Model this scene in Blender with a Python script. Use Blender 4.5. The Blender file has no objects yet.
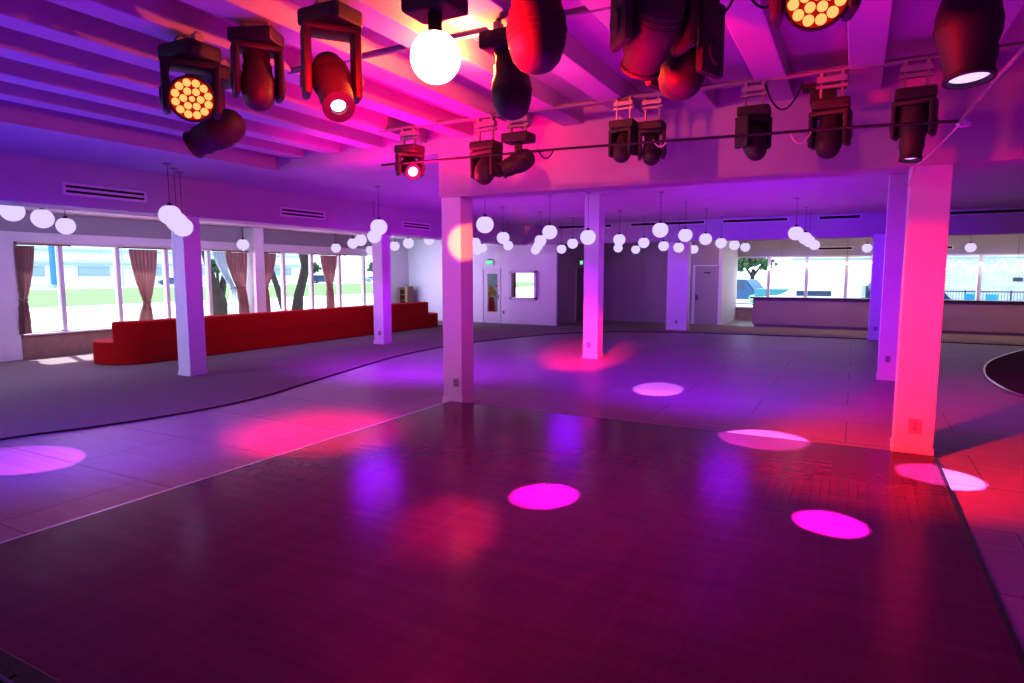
import bpy, bmesh, math, random
from mathutils import Vector, Matrix, Quaternion
random.seed(7)
C = bpy.context.scene.collection
PI = math.pi

# ------------------------------------------------------------------ materials
def mat(name, col, rough=.6, metal=0., noise=None, bump=0., spec=.5, emit=None, es=0.):
    m = bpy.data.materials.new(name); m.use_nodes = True
    nt = m.node_tree; n = nt.nodes; l = nt.links
    b = n['Principled BSDF']
    b.inputs['Base Color'].default_value = (*col, 1)
    b.inputs['Roughness'].default_value = rough
    b.inputs['Metallic'].default_value = metal
    b.inputs['Specular IOR Level'].default_value = spec
    if emit:
        b.inputs['Emission Color'].default_value = (*emit, 1)
        b.inputs['Emission Strength'].default_value = es
    if noise:
        sc, amt = noise
        tc = n.new('ShaderNodeTexCoord'); nz = n.new('ShaderNodeTexNoise')
        nz.inputs['Scale'].default_value = sc; nz.inputs['Detail'].default_value = 4
        l.new(tc.outputs['Object'], nz.inputs['Vector'])
        mx = n.new('ShaderNodeMixRGB'); mx.blend_type = 'MIX'
        mx.inputs[1].default_value = (*[c*(1-amt) for c in col], 1)
        mx.inputs[2].default_value = (*[min(1, c*(1+amt)) for c in col], 1)
        l.new(nz.outputs['Fac'], mx.inputs[0]); l.new(mx.outputs[0], b.inputs['Base Color'])
        if bump:
            bp = n.new('ShaderNodeBump'); bp.inputs['Strength'].default_value = bump
            bp.inputs['Distance'].default_value = .01
            l.new(nz.outputs['Fac'], bp.inputs['Height']); l.new(bp.outputs[0], b.inputs['Normal'])
    return m

def emis(name, col, s):
    m = bpy.data.materials.new(name); m.use_nodes = True
    nt = m.node_tree; nt.nodes.clear()
    o = nt.nodes.new('ShaderNodeOutputMaterial'); e = nt.nodes.new('ShaderNodeEmission')
    e.inputs[0].default_value = (*col, 1); e.inputs[1].default_value = s
    nt.links.new(e.outputs[0], o.inputs[0])
    return m

def brickmat(name, c1, c2, mortar, scale, w, h, msize, rough, offset=.5, bump=.15, rot=0, spec=.5, roughvar=0.):
    m = bpy.data.materials.new(name); m.use_nodes = True
    nt = m.node_tree; n = nt.nodes; l = nt.links; b = n['Principled BSDF']
    tc = n.new('ShaderNodeTexCoord'); mp = n.new('ShaderNodeMapping')
    mp.inputs['Rotation'].default_value = rot if isinstance(rot, tuple) else (0, 0, rot)
    l.new(tc.outputs['Object'], mp.inputs[0])
    br = n.new('ShaderNodeTexBrick'); br.offset = offset
    br.inputs['Color1'].default_value = (*c1, 1); br.inputs['Color2'].default_value = (*c2, 1)
    br.inputs['Mortar'].default_value = (*mortar, 1); br.inputs['Scale'].default_value = scale
    br.inputs['Brick Width'].default_value = w; br.inputs['Row Height'].default_value = h
    br.inputs['Mortar Size'].default_value = msize
    l.new(mp.outputs[0], br.inputs['Vector'])
    nz = n.new('ShaderNodeTexNoise'); nz.inputs['Scale'].default_value = 3; nz.inputs['Detail'].default_value = 5
    mp2 = n.new('ShaderNodeMapping'); mp2.inputs['Rotation'].default_value = mp.inputs['Rotation'].default_value
    mp2.inputs['Scale'].default_value = (.35, 4, 1)
    l.new(tc.outputs['Object'], mp2.inputs[0]); l.new(mp2.outputs[0], nz.inputs['Vector'])
    mx = n.new('ShaderNodeMixRGB'); mx.blend_type = 'MULTIPLY'; mx.inputs[0].default_value = .45
    l.new(br.outputs['Color'], mx.inputs[1]); l.new(nz.outputs['Fac'], mx.inputs[2])
    l.new(mx.outputs[0], b.inputs['Base Color'])
    b.inputs['Roughness'].default_value = rough; b.inputs['Specular IOR Level'].default_value = spec
    if roughvar:
        mr = n.new('ShaderNodeMapRange'); mr.inputs['To Min'].default_value = rough-roughvar; mr.inputs['To Max'].default_value = rough+roughvar
        l.new(nz.outputs['Fac'], mr.inputs[0]); l.new(mr.outputs[0], b.inputs['Roughness'])
    bp = n.new('ShaderNodeBump'); bp.inputs['Strength'].default_value = bump; bp.inputs['Distance'].default_value = .004
    inv = n.new('ShaderNodeMath'); inv.operation = 'SUBTRACT'; inv.inputs[0].default_value = 1
    l.new(br.outputs['Fac'], inv.inputs[1])
    ad = n.new('ShaderNodeMath'); ad.operation = 'ADD'
    ml = n.new('ShaderNodeMath'); ml.operation = 'MULTIPLY'; ml.inputs[1].default_value = .25
    l.new(nz.outputs['Fac'], ml.inputs[0]); l.new(inv.outputs[0], ad.inputs[0]); l.new(ml.outputs[0], ad.inputs[1])
    l.new(ad.outputs[0], bp.inputs['Height']); l.new(bp.outputs[0], b.inputs['Normal'])
    return m

def cloth(name, col, tr):
    m = mat(name, col, .85, noise=(40, .15), spec=.1)
    nt = m.node_tree; out = nt.nodes['Material Output']; b = nt.nodes['Principled BSDF']
    t = nt.nodes.new('ShaderNodeBsdfTranslucent'); t.inputs[0].default_value = (*col, 1)
    mx = nt.nodes.new('ShaderNodeMixShader'); mx.inputs[0].default_value = tr
    nt.links.new(b.outputs[0], mx.inputs[1]); nt.links.new(t.outputs[0], mx.inputs[2]); nt.links.new(mx.outputs[0], out.inputs[0])
    return m

def glassmat(name, tint=(.96, .99, 1), refl=.06):
    m = bpy.data.materials.new(name); m.use_nodes = True
    nt = m.node_tree; nt.nodes.clear()
    o = nt.nodes.new('ShaderNodeOutputMaterial'); t = nt.nodes.new('ShaderNodeBsdfTransparent'); g = nt.nodes.new('ShaderNodeBsdfGlossy')
    t.inputs[0].default_value = (*tint, 1); g.inputs['Roughness'].default_value = .03
    fr = nt.nodes.new('ShaderNodeLayerWeight'); fr.inputs[0].default_value = refl*3
    ml = nt.nodes.new('ShaderNodeMath'); ml.operation = 'MULTIPLY'; ml.inputs[1].default_value = .35
    nt.links.new(fr.outputs['Fresnel'], ml.inputs[0])
    mx = nt.nodes.new('ShaderNodeMixShader')
    nt.links.new(ml.outputs[0], mx.inputs[0]); nt.links.new(t.outputs[0], mx.inputs[1]); nt.links.new(g.outputs[0], mx.inputs[2])
    nt.links.new(mx.outputs[0], o.inputs[0])
    return m

M = dict(
    white=mat('white_paint', (.74, .73, .74), .55, noise=(1.2, .05)),
    column=mat('column_paint', (.76, .75, .76), .5, noise=(2, .04)),
    ceil=mat('ceiling_paint', (.5, .45, .5), .75, noise=(1.5, .12), bump=.2),
    greywall=mat('grey_wall', (.42, .4, .42), .7, noise=(1, .06)),
    panelwall=mat('panelled_wall', (.42, .36, .42), .7, noise=(.8, .06)),
    tile=brickmat('concrete_tile', (.42, .39, .41), (.38, .355, .375), (.2, .18, .2), 1, 2.4, 1.2, .008, .45, bump=.12, roughvar=.1, spec=.28),
    wood=brickmat('dance_floor_boards', (.16, .04, .1), (.145, .036, .09), (.12, .03, .075), 1, 1.6, .075, .002, .19, bump=.0, rot=PI/2, spec=.24, roughvar=.06),
    carpet=mat('carpet', (.3, .26, .25), .95, noise=(90, .25), bump=.35, spec=.1),
    carpet2=mat('dark_carpet', (.1, .05, .07), .95, noise=(90, .25), bump=.35, spec=.1),
    metal=mat('edge_metal', (.7, .68, .66), .3, 1),
    darkmetal=mat('dark_edge', (.06, .05, .06), .35, .6),
    red=mat('red_velvet', (.42, .005, .01), .85, noise=(60, .12), bump=.2, spec=.2),
    redpipe=mat('red_piping', (.3, .004, .008), .8),
    curtain=cloth('mauve_curtain', (.5, .31, .3), .25),
    sheer=cloth('sheer_curtain', (.7, .8, .84), .5),
    rodwood=mat('rod_wood', (.32, .2, .13), .5, noise=(20, .2)),
    woodlow=mat('pale_wood', (.44, .32, .24), .6, noise=(6, .2)),
    bar=mat('bar_front', (.29, .19, .22), .55, noise=(1.5, .14)),
    bartop=mat('bar_top', (.06, .03, .035), .3, noise=(8, .3)),
    black=mat('fixture_black', (.05, .035, .037), .55, noise=(30, .2)),
    bracket=mat('bracket_grey', (.36, .33, .37), .45, .4),
    cable=mat('cable_black', (.02, .02, .022), .6),
    cablew=mat('cable_white', (.6, .58, .6), .5),
    pipe=mat('pipe_dark', (.06, .045, .055), .5, .5),
    pipep=mat('pipe_painted', (.24, .2, .24), .5),
    globe=emis('globe_glow', (.7, .6, 1.), 1.02),
    glass=glassmat('window_glass'),
    stage=mat('stage_deck', (.03, .012, .016), .5, noise=(5, .3)),
    nosing=mat('stage_nosing', (.12, .07, .14), .35, .3),
    slot=mat('slot_dark', (.03, .005, .012), .8),
    outlet=mat('outlet_plate', (.42, .38, .42), .5), socket=mat('socket_face', (.2, .17, .2), .5),
    signw=mat('sign_case', (.7, .72, .7), .5),
    exitg=emis('exit_green', (.08, .75, .32), 1.0),
    exitw=emis('exit_letters', (.75, 1., .85), 1.1),
    led=emis('led_amber', (1., .53, .2), 1.12),
    ledgap=emis('led_gap_red', (1., .03, .02), .45),
    hot=emis('lamp_white_hot', (1., .93, .75), 3.2),
    lenspink=emis('lens_pinkwhite', (1., .72, .95), 3),
    lensviolet=emis('lens_violet', (.72, .42, 1.), 1.6),
    lensoff=mat('lens_dark', (.03, .02, .03), .08),
    neon=emis('neon_white', (1., .97, .93), 5),
    grass=mat('grass', (.085, .17, .06), .9, noise=(.6, .35)),
    pave=mat('pavement', (.62, .63, .66), .9, noise=(.3, .08)),
    road=mat('asphalt', (.45, .5, .55), .9, noise=(.2, .1)),
    bark=mat('bark', (.06, .045, .045), .9, noise=(5, .35)),
    leaf=mat('leaves', (.045, .1, .05), .8, noise=(3, .5)),
    bwhite=mat('building_white', (.6, .68, .74), .8, noise=(.2, .06)),
    bgrey=mat('building_grey', (.32, .42, .48), .8),
    cream=mat('building_cream', (.7, .68, .58), .8, noise=(.3, .04)),
    brick=brickmat('white_brick', (.68, .76, .82), (.6, .68, .75), (.47, .54, .6), 1, .45, .16, .012, .8, rot=(PI/2, 0, 0)),
    blue=mat('pylon_blue', (.06, .22, .5), .6, noise=(.5, .1)),
    carwhite=mat('car_white', (.75, .78, .82), .3), carblue=mat('car_blue', (.04, .11, .22), .35, noise=(1, .2)),
    cardark=mat('car_dark', (.03, .05, .12), .3, noise=(1, .2)),
    carglass=mat('car_glass', (.06, .1, .16), .1), tyre=mat('tyre', (.04, .04, .045), .8), hub=mat('hubcap', (.4, .42, .46), .4, .5),
    teal=mat('teal_paint', (.07, .27, .29), .6, noise=(1, .12)),
    chairblue=mat('blue_plastic', (.03, .3, .75), .5, noise=(3, .1)),
    iron=mat('railing_iron', (.08, .09, .1), .6, .5),
    hedge=mat('planter_green', (.2, .35, .22), .8, noise=(6, .3)),
    yellow=mat('flower_yellow', (.7, .4, .05), .8, noise=(9, .3)), pot=mat('red_pot', (.5, .02, .04), .5),
    doorp=mat('door_paint', (.7, .67, .7), .5), doord=mat('door_dark', (.2, .14, .2), .6),
    handle=mat('door_handle', (.15, .13, .15), .35, .8),
)

# ------------------------------------------------------------------ mesh helpers
class MB:
    def __init__(s): s.bm = bmesh.new()
    def box(s, x0, x1, y0, y1, z0, z1, bev=0., mx=None, seg=2):
        t = bmesh.new(); bmesh.ops.create_cube(t, size=1)
        bmesh.ops.scale(t, vec=(x1-x0, y1-y0, z1-z0), verts=t.verts)
        bmesh.ops.translate(t, vec=((x0+x1)/2, (y0+y1)/2, (z0+z1)/2), verts=t.verts)
        if bev: bmesh.ops.bevel(t, geom=t.edges[:], offset=bev, segments=seg, affect='EDGES', profile=.6)
        return s._add(t, mx)
    def _add(s, t, mx=None):
        if mx is not None: t.transform(mx)
        me = bpy.data.meshes.new('tmp'); t.to_mesh(me); t.free(); s.bm.from_mesh(me); bpy.data.meshes.remove(me)
        return s
    def tube(s, pts, r, seg=8, cap=True):
        t = bmesh.new(); pts = [Vector(p) for p in pts]; rings = []
        for i, p in enumerate(pts):
            d = (pts[min(i+1, len(pts)-1)]-pts[max(i-1, 0)]).normalized()
            q = Vector((0, 0, 1)).rotation_difference(d)
            rr = r[i] if isinstance(r, (list, tuple)) else r
            rings.append([t.verts.new(p+q @ Vector((rr*math.cos(2*PI*k/seg), rr*math.sin(2*PI*k/seg), 0))) for k in range(seg)])
        for a, b in zip(rings, rings[1:]):
            for k in range(seg): t.faces.new((a[k], a[(k+1) % seg], b[(k+1) % seg], b[k]))
        if cap: t.faces.new(rings[0][::-1]); t.faces.new(rings[-1])
        return s._add(t)
    def lathe(s, prof, seg=28, mx=None):
        t = bmesh.new(); rings = []
        for r, z in prof:
            if r < 1e-5: rings.append([t.verts.new((0, 0, z))])
            else: rings.append([t.verts.new((r*math.cos(2*PI*k/seg), r*math.sin(2*PI*k/seg), z)) for k in range(seg)])
        for a, b in zip(rings, rings[1:]):
            for k in range(seg):
                k2 = (k+1) % seg
                if len(a) == 1 and len(b) > 1: t.faces.new((a[0], b[k2], b[k]))
                elif len(b) == 1 and len(a) > 1: t.faces.new((a[k], a[k2], b[0]))
                elif len(a) > 1: t.faces.new((a[k], a[k2], b[k2], b[k]))
        bmesh.ops.recalc_face_normals(t, faces=t.faces)
        return s._add(t, mx)
    def prism(s, pts, z0, z1):
        t = bmesh.new()
        es = []; vs = [t.verts.new((x, y, z0)) for x, y in pts]
        for i in range(len(vs)): es.append(t.edges.new((vs[i], vs[(i+1) % len(vs)])))
        bmesh.ops.triangle_fill(t, use_beauty=True, edges=es, normal=(0, 0, 1))
        r = bmesh.ops.extrude_face_region(t, geom=t.faces[:])
        bmesh.ops.translate(t, vec=(0, 0, z1-z0), verts=[g for g in r['geom'] if isinstance(g, bmesh.types.BMVert)])
        bmesh.ops.recalc_face_normals(t, faces=t.faces)
        return s._add(t)
    def blob(s, c, r, sub=2, jit=.0, sq=(1, 1, 1)):
        t = bmesh.new(); bmesh.ops.create_icosphere(t, subdivisions=sub, radius=1)
        for v in t.verts:
            k = 1+random.uniform(-jit, jit)
            v.co = Vector((v.co.x*r*sq[0]*k+c[0], v.co.y*r*sq[1]*k+c[1], v.co.z*r*sq[2]*k+c[2]))
        return s._add(t)
    def build(s, name, m, parent=None, loc=(0, 0, 0), smooth=False):
        me = bpy.data.meshes.new(name)
        s.bm.to_mesh(me); s.bm.free(); me.materials.append(m)
        if smooth:
            for p in me.polygons: p.use_smooth = True
            try: me.set_sharp_from_angle(angle=math.radians(40))
            except Exception: pass
        o = bpy.data.objects.new(name, me); C.objects.link(o); o.location = loc
        if parent: o.parent = parent
        return o

def empty(name, loc=(0, 0, 0), rz=0, sc=1):
    o = bpy.data.objects.new(name, None); C.objects.link(o); o.location = loc
    o.rotation_euler = (0, 0, rz); o.scale = (sc, sc, sc); o.empty_display_size = .1
    return o
def tag(o, label, cat, group=None, kind=None):
    o['label'] = label; o['category'] = cat
    if group: o['group'] = group
    if kind: o['kind'] = kind
    return o
def struct(o): o['kind'] = 'structure'; return o
def thing(name, label, cat, loc=(0, 0, 0), rz=0, group=None, sc=1):
    return tag(empty(name, loc, rz, sc), label, cat, group)
def dup(root, loc=None, label=None):
    r = root.copy(); C.objects.link(r)
    if loc is not None: r.location = loc
    if label: r['label'] = label
    for ch in list(root.children):
        c = ch.copy(); C.objects.link(c); c.parent = r
        for g in list(ch.children):
            d = g.copy(); C.objects.link(d); d.parent = c
    return r
def catmull(pts, n=8):
    out = []; P = [pts[0]]+list(pts)+[pts[-1]]
    for i in range(1, len(P)-2):
        a, b, c, d = [Vector(p) for p in P[i-1:i+3]]
        for k in range(n):
            t = k/n
            out.append(tuple(.5*((2*b)+(c-a)*t+(2*a-5*b+4*c-d)*t*t+(3*b-a-3*c+d)*t*t*t)))
    out.append(tuple(P[-1])); return out

# ------------------------------------------------------------------ room shell
XR, YN = 9.0, -3.5
struct(MB().box(-17.4, XR+.2, YN-.2, 29.1, -.25, 0).build('floor', M['tile']))
# left wall: solid part near the camera, sill wall, header, upper wall
w = MB()
w.box(-17.3, -17, YN, 7.6, 0, 3.6)
w.box(-17.3, -17, 20.75, 22.5, 0, 3.6)
struct(w.build('wall_left', M['white']))
struct(MB().box(-17.3, -16.99, 5, 20.75, 2.94, 3.6).build('wall_left_upper', M['greywall']))
struct(MB().box(-17.25, -17, 7.6, 20.75, 0, .54).build('wall_left_sill', M['woodlow']))
struct(MB().box(-17.3, -16.93, 5, 20.9, 2.72, 2.94, .008).build('trim_1', M['white']))
struct(MB().box(-17.25, -16.9, 7.6, 20.75, .54, .58, .006).build('trim_2', M['white']))
struct(MB().box(-17, -16.97, YN, 7.58, 0, .16, .006).build('baseboard_left', M['white']))
struct(MB().box(-17, -16.5, 13.86, 14.22, 0, 3.5).build('window_pier', M['white']))
struct(MB().box(-17, -16.8, 7.0, 7.5, 0, 2.72).build('window_pier', M['white']))
# wall at the back left, with a small glazed door, then a boxed-out room front with a pass window
w = MB(); Y = 22.3
w.box(-17.3, -13.22, Y, Y+.15, 0, 3.6); w.box(-13.22, -12.46, Y, Y+.15, 2.12, 3.6)
w.box(-12.46, -12.1, Y-.12, Y+.15, 0, 3.6)
struct(w.build('wall_back_left', M['white']))
w = MB(); Y = 22.05
w.box(-12.1, -11.83, Y+.05, Y+.2, 0, 3.6); w.box(-11.83, -10.78, Y, Y+.15, 0, 1.03); w.box(-11.83, -10.78, Y, Y+.15, 2.03, 3.6)
w.box(-12.0, -11.83, Y, Y+.15, 0, 3.6); w.box(-10.78, -9.9, Y, Y+.15, 0, 3.6)
struct(w.build('wall_box_front', M['white']))
w = MB(); w.box(-10.05, -9.9, 22.2, 23.95, 0, 3.6); w.box(-10.05, -9.9, 23.95, 25.1, 2.2, 3.6); w.box(-10.05, -9.9, 25.1, 25.5, 0, 3.6)
struct(w.build('wall_box_side', M['panelwall']))
d3 = struct(empty('door_1', (0, 0, 0)))
MB().box(-10.02, -9.98, 23.95, 25.1, 0, 2.2).build('door_leaf', M['doord'], d3)
MB().box(-9.9, -9.86, 23.88, 23.95, 0, 2.25).build('door_frame', M['doorp'], d3)
w = MB(); w.box(-9.95, -5.5, 25.4, 25.55, 0, 3.6); w.box(-5.5, -4.5, 25.4, 25.55, 2.28, 3.6); w.box(-4.62, -4.5, 25.4, 28.9, 0, 3.6)
for k in range(5): w.box(-9.3+.85*k, -9.29+.85*k, 25.385, 25.4, 0, 3.4)
struct(w.build('wall_back', M['panelwall']))
struct(MB().box(-4.62, -4.47, 25.38, 28.95, 0, 3.4).build('window_jamb', M['white']))
d2 = struct(empty('door_2', (0, 0, 0)))
MB().box(-5.5, -4.6, 25.37, 25.5, .0, 2.3, .004).build('door_leaf', M['panelwall'], d2)
f = MB(); f.box(-5.58, -5.48, 25.34, 25.42, 0, 2.32); f.box(-5.48, -4.62, 25.35, 25.42, 2.26, 2.31); f.build('door_frame', M['doorp'], d2)
h = MB(); h.box(-5.44, -5.38, 25.33, 25.37, .95, 1.15, .005); h.tube([(-5.41, 25.3, 1.05), (-5.29, 25.3, 1.05)], .012); h.build('door_handle', M['handle'], d2)
tag(MB().box(-5.15, -4.9, 25.34, 25.36, 1.98, 2.04).build('door_sign', M['handle']), 'small dark plate on the pale back door beside the wide rear column', 'sign')
struct(MB().box(-4.6, XR, 28.9, 29.05, 2.7, 3.6).build('wall_back_right', M['greywall']))
struct(MB().box(-4.6, XR, 28.9, 29.05, 0, .5).build('wall_back_sill', M['woodlow']))
struct(MB().box(-4.6, XR, 28.75, 29.05, .5, .54, .006).build('trim_3', M['white']))
struct(MB().box(XR, XR+.2, YN, 29, 0, 4.6).build('wall_right', M['white']))
struct(MB().box(-17.3, XR+.2, YN-.2, YN, 0, 4.6).build('wall_near', M['white']))
# windows
def window(name, axis, fixed, a0, a1, z0, z1, mull, mw=.1):
    r = struct(empty(name))
    def bx(mb, a, b, c, d, dep=.06):
        if axis == 'y': mb.box(fixed-.1-dep, fixed-.1+dep, a, b, c, d, .006)
        else: mb.box(a, b, fixed-dep, fixed+dep, c, d, .006)
    f = MB(); bx(f, a0, a0+.06, z0, z1); bx(f, a1-.06, a1, z0, z1); bx(f, a0, a1, z0, z0+.05); bx(f, a0, a1, z1-.06, z1)
    f.build('window_frame', M['white'], r)
    cuts = [a0]+mull+[a1]
    for m_ in mull:
        q = MB(); bx(q, m_-mw/2, m_+mw/2, z0, z1, .075); q.build('mullion', M['white'], r)
    for a, b in zip(cuts, cuts[1:]):
        q = MB(); bx(q, a, b, z0, z1, .004); q.build('pane', M['glass'], r)
    return r
window('window_1', 'y', -17, 7.6, 13.86, .56, 2.72, [8.58, 9.95, 11.3, 12.64])
window('window_2', 'y', -17, 14.22, 20.75, .56, 2.72, [15.48, 16.76, 18.15, 19.5])
window('window_3', 'x', 28.95, -4.55, XR, .52, 2.7, [-3.2, -1.75, -.3, 1.15, 2.6, 4.05, 5.5, 6.95], .12)
# pass window in the boxed-out wall
r = struct(empty('window_4')); f = MB(); Y = 21.98
for a in ((-11.9, -10.72, 2.0, 2.08), (-11.9, -10.72, .98, 1.06), (-11.9, -11.8, .98, 2.08), (-10.82, -10.72, .98, 2.08)): f.box(a[0], a[1], Y, Y+.1, a[2], a[3], .005)
f.build('window_frame', M['doorp'], r); MB().box(-11.8, -10.82, 22.11, 22.12, 1.06, 2.0).build('pane', M['glass'], r)
# glazed door
r = struct(empty('door_3')); f = MB(); Y = 22.24
f.box(-13.3, -13.22, Y, Y+.1, 0, 2.18, .005); f.box(-12.46, -12.38, Y-.08, Y+.1, 0, 2.18, .005); f.box(-13.3, -12.38, Y, Y+.1, 2.1, 2.18, .005); f.build('door_frame', M['doorp'], r)
f = MB(); f.box(-13.22, -13.04, Y+.02, Y+.07, 0, 2.1); f.box(-12.58, -12.46, Y+.02, Y+.07, 0, 2.1); f.box(-13.04, -12.58, Y+.02, Y+.07, 0, .45); f.box(-13.04, -12.58, Y+.02, Y+.07, 1.97, 2.1)
f.build('door_leaf', M['doorp'], r); MB().box(-13.04, -12.58, Y+.04, Y+.05, .45, 1.97).build('pane', M['glass'], r)
h = MB(); h.box(-12.54, -12.49, Y, Y+.03, .95, 1.15, .005); h.tube([(-12.52, Y-.03, 1.05), (-12.64, Y-.03, 1.05)], .012); h.build('door_handle', M['handle'], r)

struct(MB().box(-16, -13.25, 24.6, 24.7, 0, 3.4).build('wall_inner', M['bgrey']))
# ------------------------------------------------------------------ ceiling
JB = 3.95
struct(MB().box(-9.1, XR, YN, 8.6, 4.16, 4.4).build('ceiling', M['ceil']))
struct(MB().box(-11.25, -9.0, YN, 8.5, 3.78, 4.4, .004).build('ceiling', M['ceil']))
struct(MB().box(-9.05, -5.5, 8.1, 8.5, 3.78, 4.4).build('ceiling_step', M['ceil']))
struct(MB().box(-11.3, XR, 8.4, 22.5, 3.78, 3.9).build('ceiling', M['ceil']))
struct(MB().box(-17.3, -11.6, YN, 22.5, 3.4, 3.5).build('ceiling', M['ceil']))
struct(MB().box(-17.3, XR, 22.4, 29.05, 3.4, 3.5).build('ceiling', M['white']))
JD = JB-2
xs = [(-2.535-.435*k)*JD for k in range(-9, 6)]
for x in xs:
    if -9.0 < x-.3 and x < XR: struct(MB().box(x-.3, x, YN, 8.1, JB, 4.2, .012).build('ceiling_joist', M['ceil']))
struct(MB().box(-5.56, XR, 8.06, 8.46, 3.12, 4.4, .01).build('ceiling_girder', M['ceil']))
struct(MB().box(-11.95, -11.2, YN, 22.4, 3.07, 4.6, .01).build('ceiling_beam_left', M['ceil']))
struct(MB().box(-11.3, XR, 21.95, 22.4, 3.07, 3.85, .01).build('ceiling_beam_back', M['ceil']))
# ------------------------------------------------------------------ columns
def column(x0, x1, y0, y1, z1=3.14):
    r = struct(empty('column', ((x0+x1)/2, (y0+y1)/2, 0))); a, b = (x1-x0)/2, (y1-y0)/2
    MB().box(-a, a, -b, b, 0, z1, .006).build('column_shaft', M['column'], r)
    MB().box(-a-.012, a+.012, -b-.012, b+.012, 0, .1, .004).build('column_base', M['column'], r)
    return r
column(.47, .84, 8.08, 8.45); column(-5.53, -5.19, 8.08, 8.42)
column(-5.57, -5.21, 13.95, 14.31, 3.8); column(-5.78, -5.06, 22.28, 22.66, 3.4)
column(-11.58, -11.22, 7.8, 8.16); column(-11.85, -11.5, 13.9, 14.26)
column(.47, .85, 13.7, 14.08, 3.8); column(.44, .86, 21.9, 22.3)
def outlet(x, y, z, label, s=1):
    r = thing('wall_outlet', label, 'outlet', (x, y, z))
    MB().box(-.045*s, .045*s, -.012, 0, -.06*s, .06*s, .004).build('cover_plate', M['outlet'], r)
    for z0 in (.012, -.04): MB().box(-.016, .016, -.015, -.01, z0, z0+.028).build('socket', M['socket'], r)
outlet(.66, 8.08, .34, 'outlet plate low on the front of the red-lit right column', 1.35)
outlet(-5.3, 8.08, .33, 'outlet plate low on the column at the dance floor left corner')
outlet(-5.43, 13.95, .32, 'outlet plate low on the pink-lit column in the middle of the room')
outlet(-5.42, 22.28, .3, 'outlet plate low on the wide purple column at the back')
outlet(-11.64, 13.9, .33, 'outlet plate low on the farther left column behind the red banquette')
outlet(.62, 13.7, .4, 'outlet plate low on the purple column just behind the red column')
outlet(.62, 21.9, .34, 'outlet plate low on the blue-lit column beside the bar')
outlet(-12.25, 22.17, .45, 'outlet plate on the wall right of the glazed door')
# ------------------------------------------------------------------ vents
def slots(name, label, x, y, z, L, axis):
    r = thing(name, label, 'vent', (x, y, z), 0, 'slot vents in the ceiling beams')
    f = MB(); s = MB()
    if axis == 'y':
        f.box(-.02, .012, -L/2-.05, L/2+.05, -.1, .1, .004)
        for dz in (.038, -.042): s.box(-.01, .016, -L/2, L/2, dz-.018, dz+.018)
    else:
        f.box(-L/2-.03, L/2+.03, -.012, .02, -.065, .065, .004); s.box(-L/2, L/2, -.016, .01, -.04, .04)
    f.build('vent_frame', M['white'], r); s.build('vent_slot', M['slot'], r)
slots('slot_vent', 'double slot vent in the left beam nearest the camera', -11.2, 6.43, 3.345, 1.28, 'y')
slots('slot_vent', 'double slot vent in the left beam between its two columns', -11.2, 10.8, 3.35, 1.25, 'y')
slots('slot_vent', 'double slot vent farthest along the left beam, beside the pink column', -11.2, 15.1, 3.35, 1.25, 'y')
for a, b, lab in ((-9.8, -8.7, 'dark slot vent in back beam left of the middle column'), (-7.95, -7.75, 'very short dark slot vent in back beam just right of the middle column'),
                  (-7.0, -4.5, 'long dark slot vent in back beam above the wide purple column'), (-3.9, -1.95, 'dark slot vent in back beam left of the diagonal globe chain'),
                  (-1.05, .05, 'dark slot vent in back beam right of the diagonal globe chain'), (1.8, 6.2, 'dark slot vent in back beam right of the red column')):
    slots('slot_vent', lab, (a+b)/2, 21.95, 3.68, b-a, 'x')
slots('wall_vent', 'small dark vent strip above the bar windows near the blue-lit column', -.75, 28.89, 2.98, 1.2, 'x')
slots('wall_vent', 'dark vent strip above the right-hand windows beside the red column', 2.6, 28.89, 2.95, 1.1, 'x')

# ------------------------------------------------------------------ floor coverings
edge = catmull([(-9.3, YN+.02), (-9.2, 1.5), (-8.98, 3.6), (-8.62, 4.6), (-8.35, 5.75), (-8.36, 7.0), (-8.65, 8.2), (-9.05, 9.7), (-9.6, 12), (-9.78, 14.2), (-9.62, 15.8), (-9.1, 17.6), (-8.6, 19.0), (-7.9, 20), (-6.95, 20.8), (-4.4, 21.58), (-.6, 21.95), (4.1, 22), (XR-.02, 22)], 6)
poly = edge+[(XR-.02, 25.1), (-4.45, 25.1), (-4.45, 25.35), (-9.85, 25.35), (-9.85, 21.98), (-16.9, 21.98), (-16.9, YN+.02)]
t = thing('carpet', 'grey-brown carpet with a wavy edge along the left windows and back wall', 'carpet')
MB().prism(poly, .001, .014).build('carpet_pile', M['carpet'], t)
MB().tube([(x, y, .012) for x, y in edge], .012, 6).build('edge_strip', M['darkmetal'], t)
edge2 = catmull([(6.8, 21.9), (4.6, 21.5), (3.9, 20.6), (2.85, 17.9), (2.4, 15.7), (2.34, 14.1), (2.55, 12.8), (3.5, 11.3), (5.5, 10), (XR-.03, 9)], 8)
t = thing('carpet', 'dark carpet with a curved pale edge at the right side of the room', 'carpet')
MB().prism(edge2+[(XR-.03, 21.9)], .001, .016).build('carpet_pile', M['carpet2'], t)
MB().tube([(x, y, .014) for x, y in edge2], .022, 6).build('edge_strip', M['metal'], t)
t = thing('dance_floor', 'glossy dark wood dance floor filling the foreground between the columns', 'dance floor', (-2.28, 4.6, 0))
MB().box(-3.12, 3.12, -3.45, 3.46, 0.001, .035).build('floor_boards', M['wood'], t)
MB().box(-3.155, -3.12, -3.45, 3.48, 0.001, .037, .004).build('edge_strip', M['metal'], t)
MB().box(3.12, 3.155, -3.45, 3.48, 0.001, .037, .004).build('edge_strip', M['darkmetal'], t)
MB().box(-3.12, 3.12, 3.46, 3.48, 0.001, .036, .003).build('edge_strip', M['darkmetal'], t)
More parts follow.
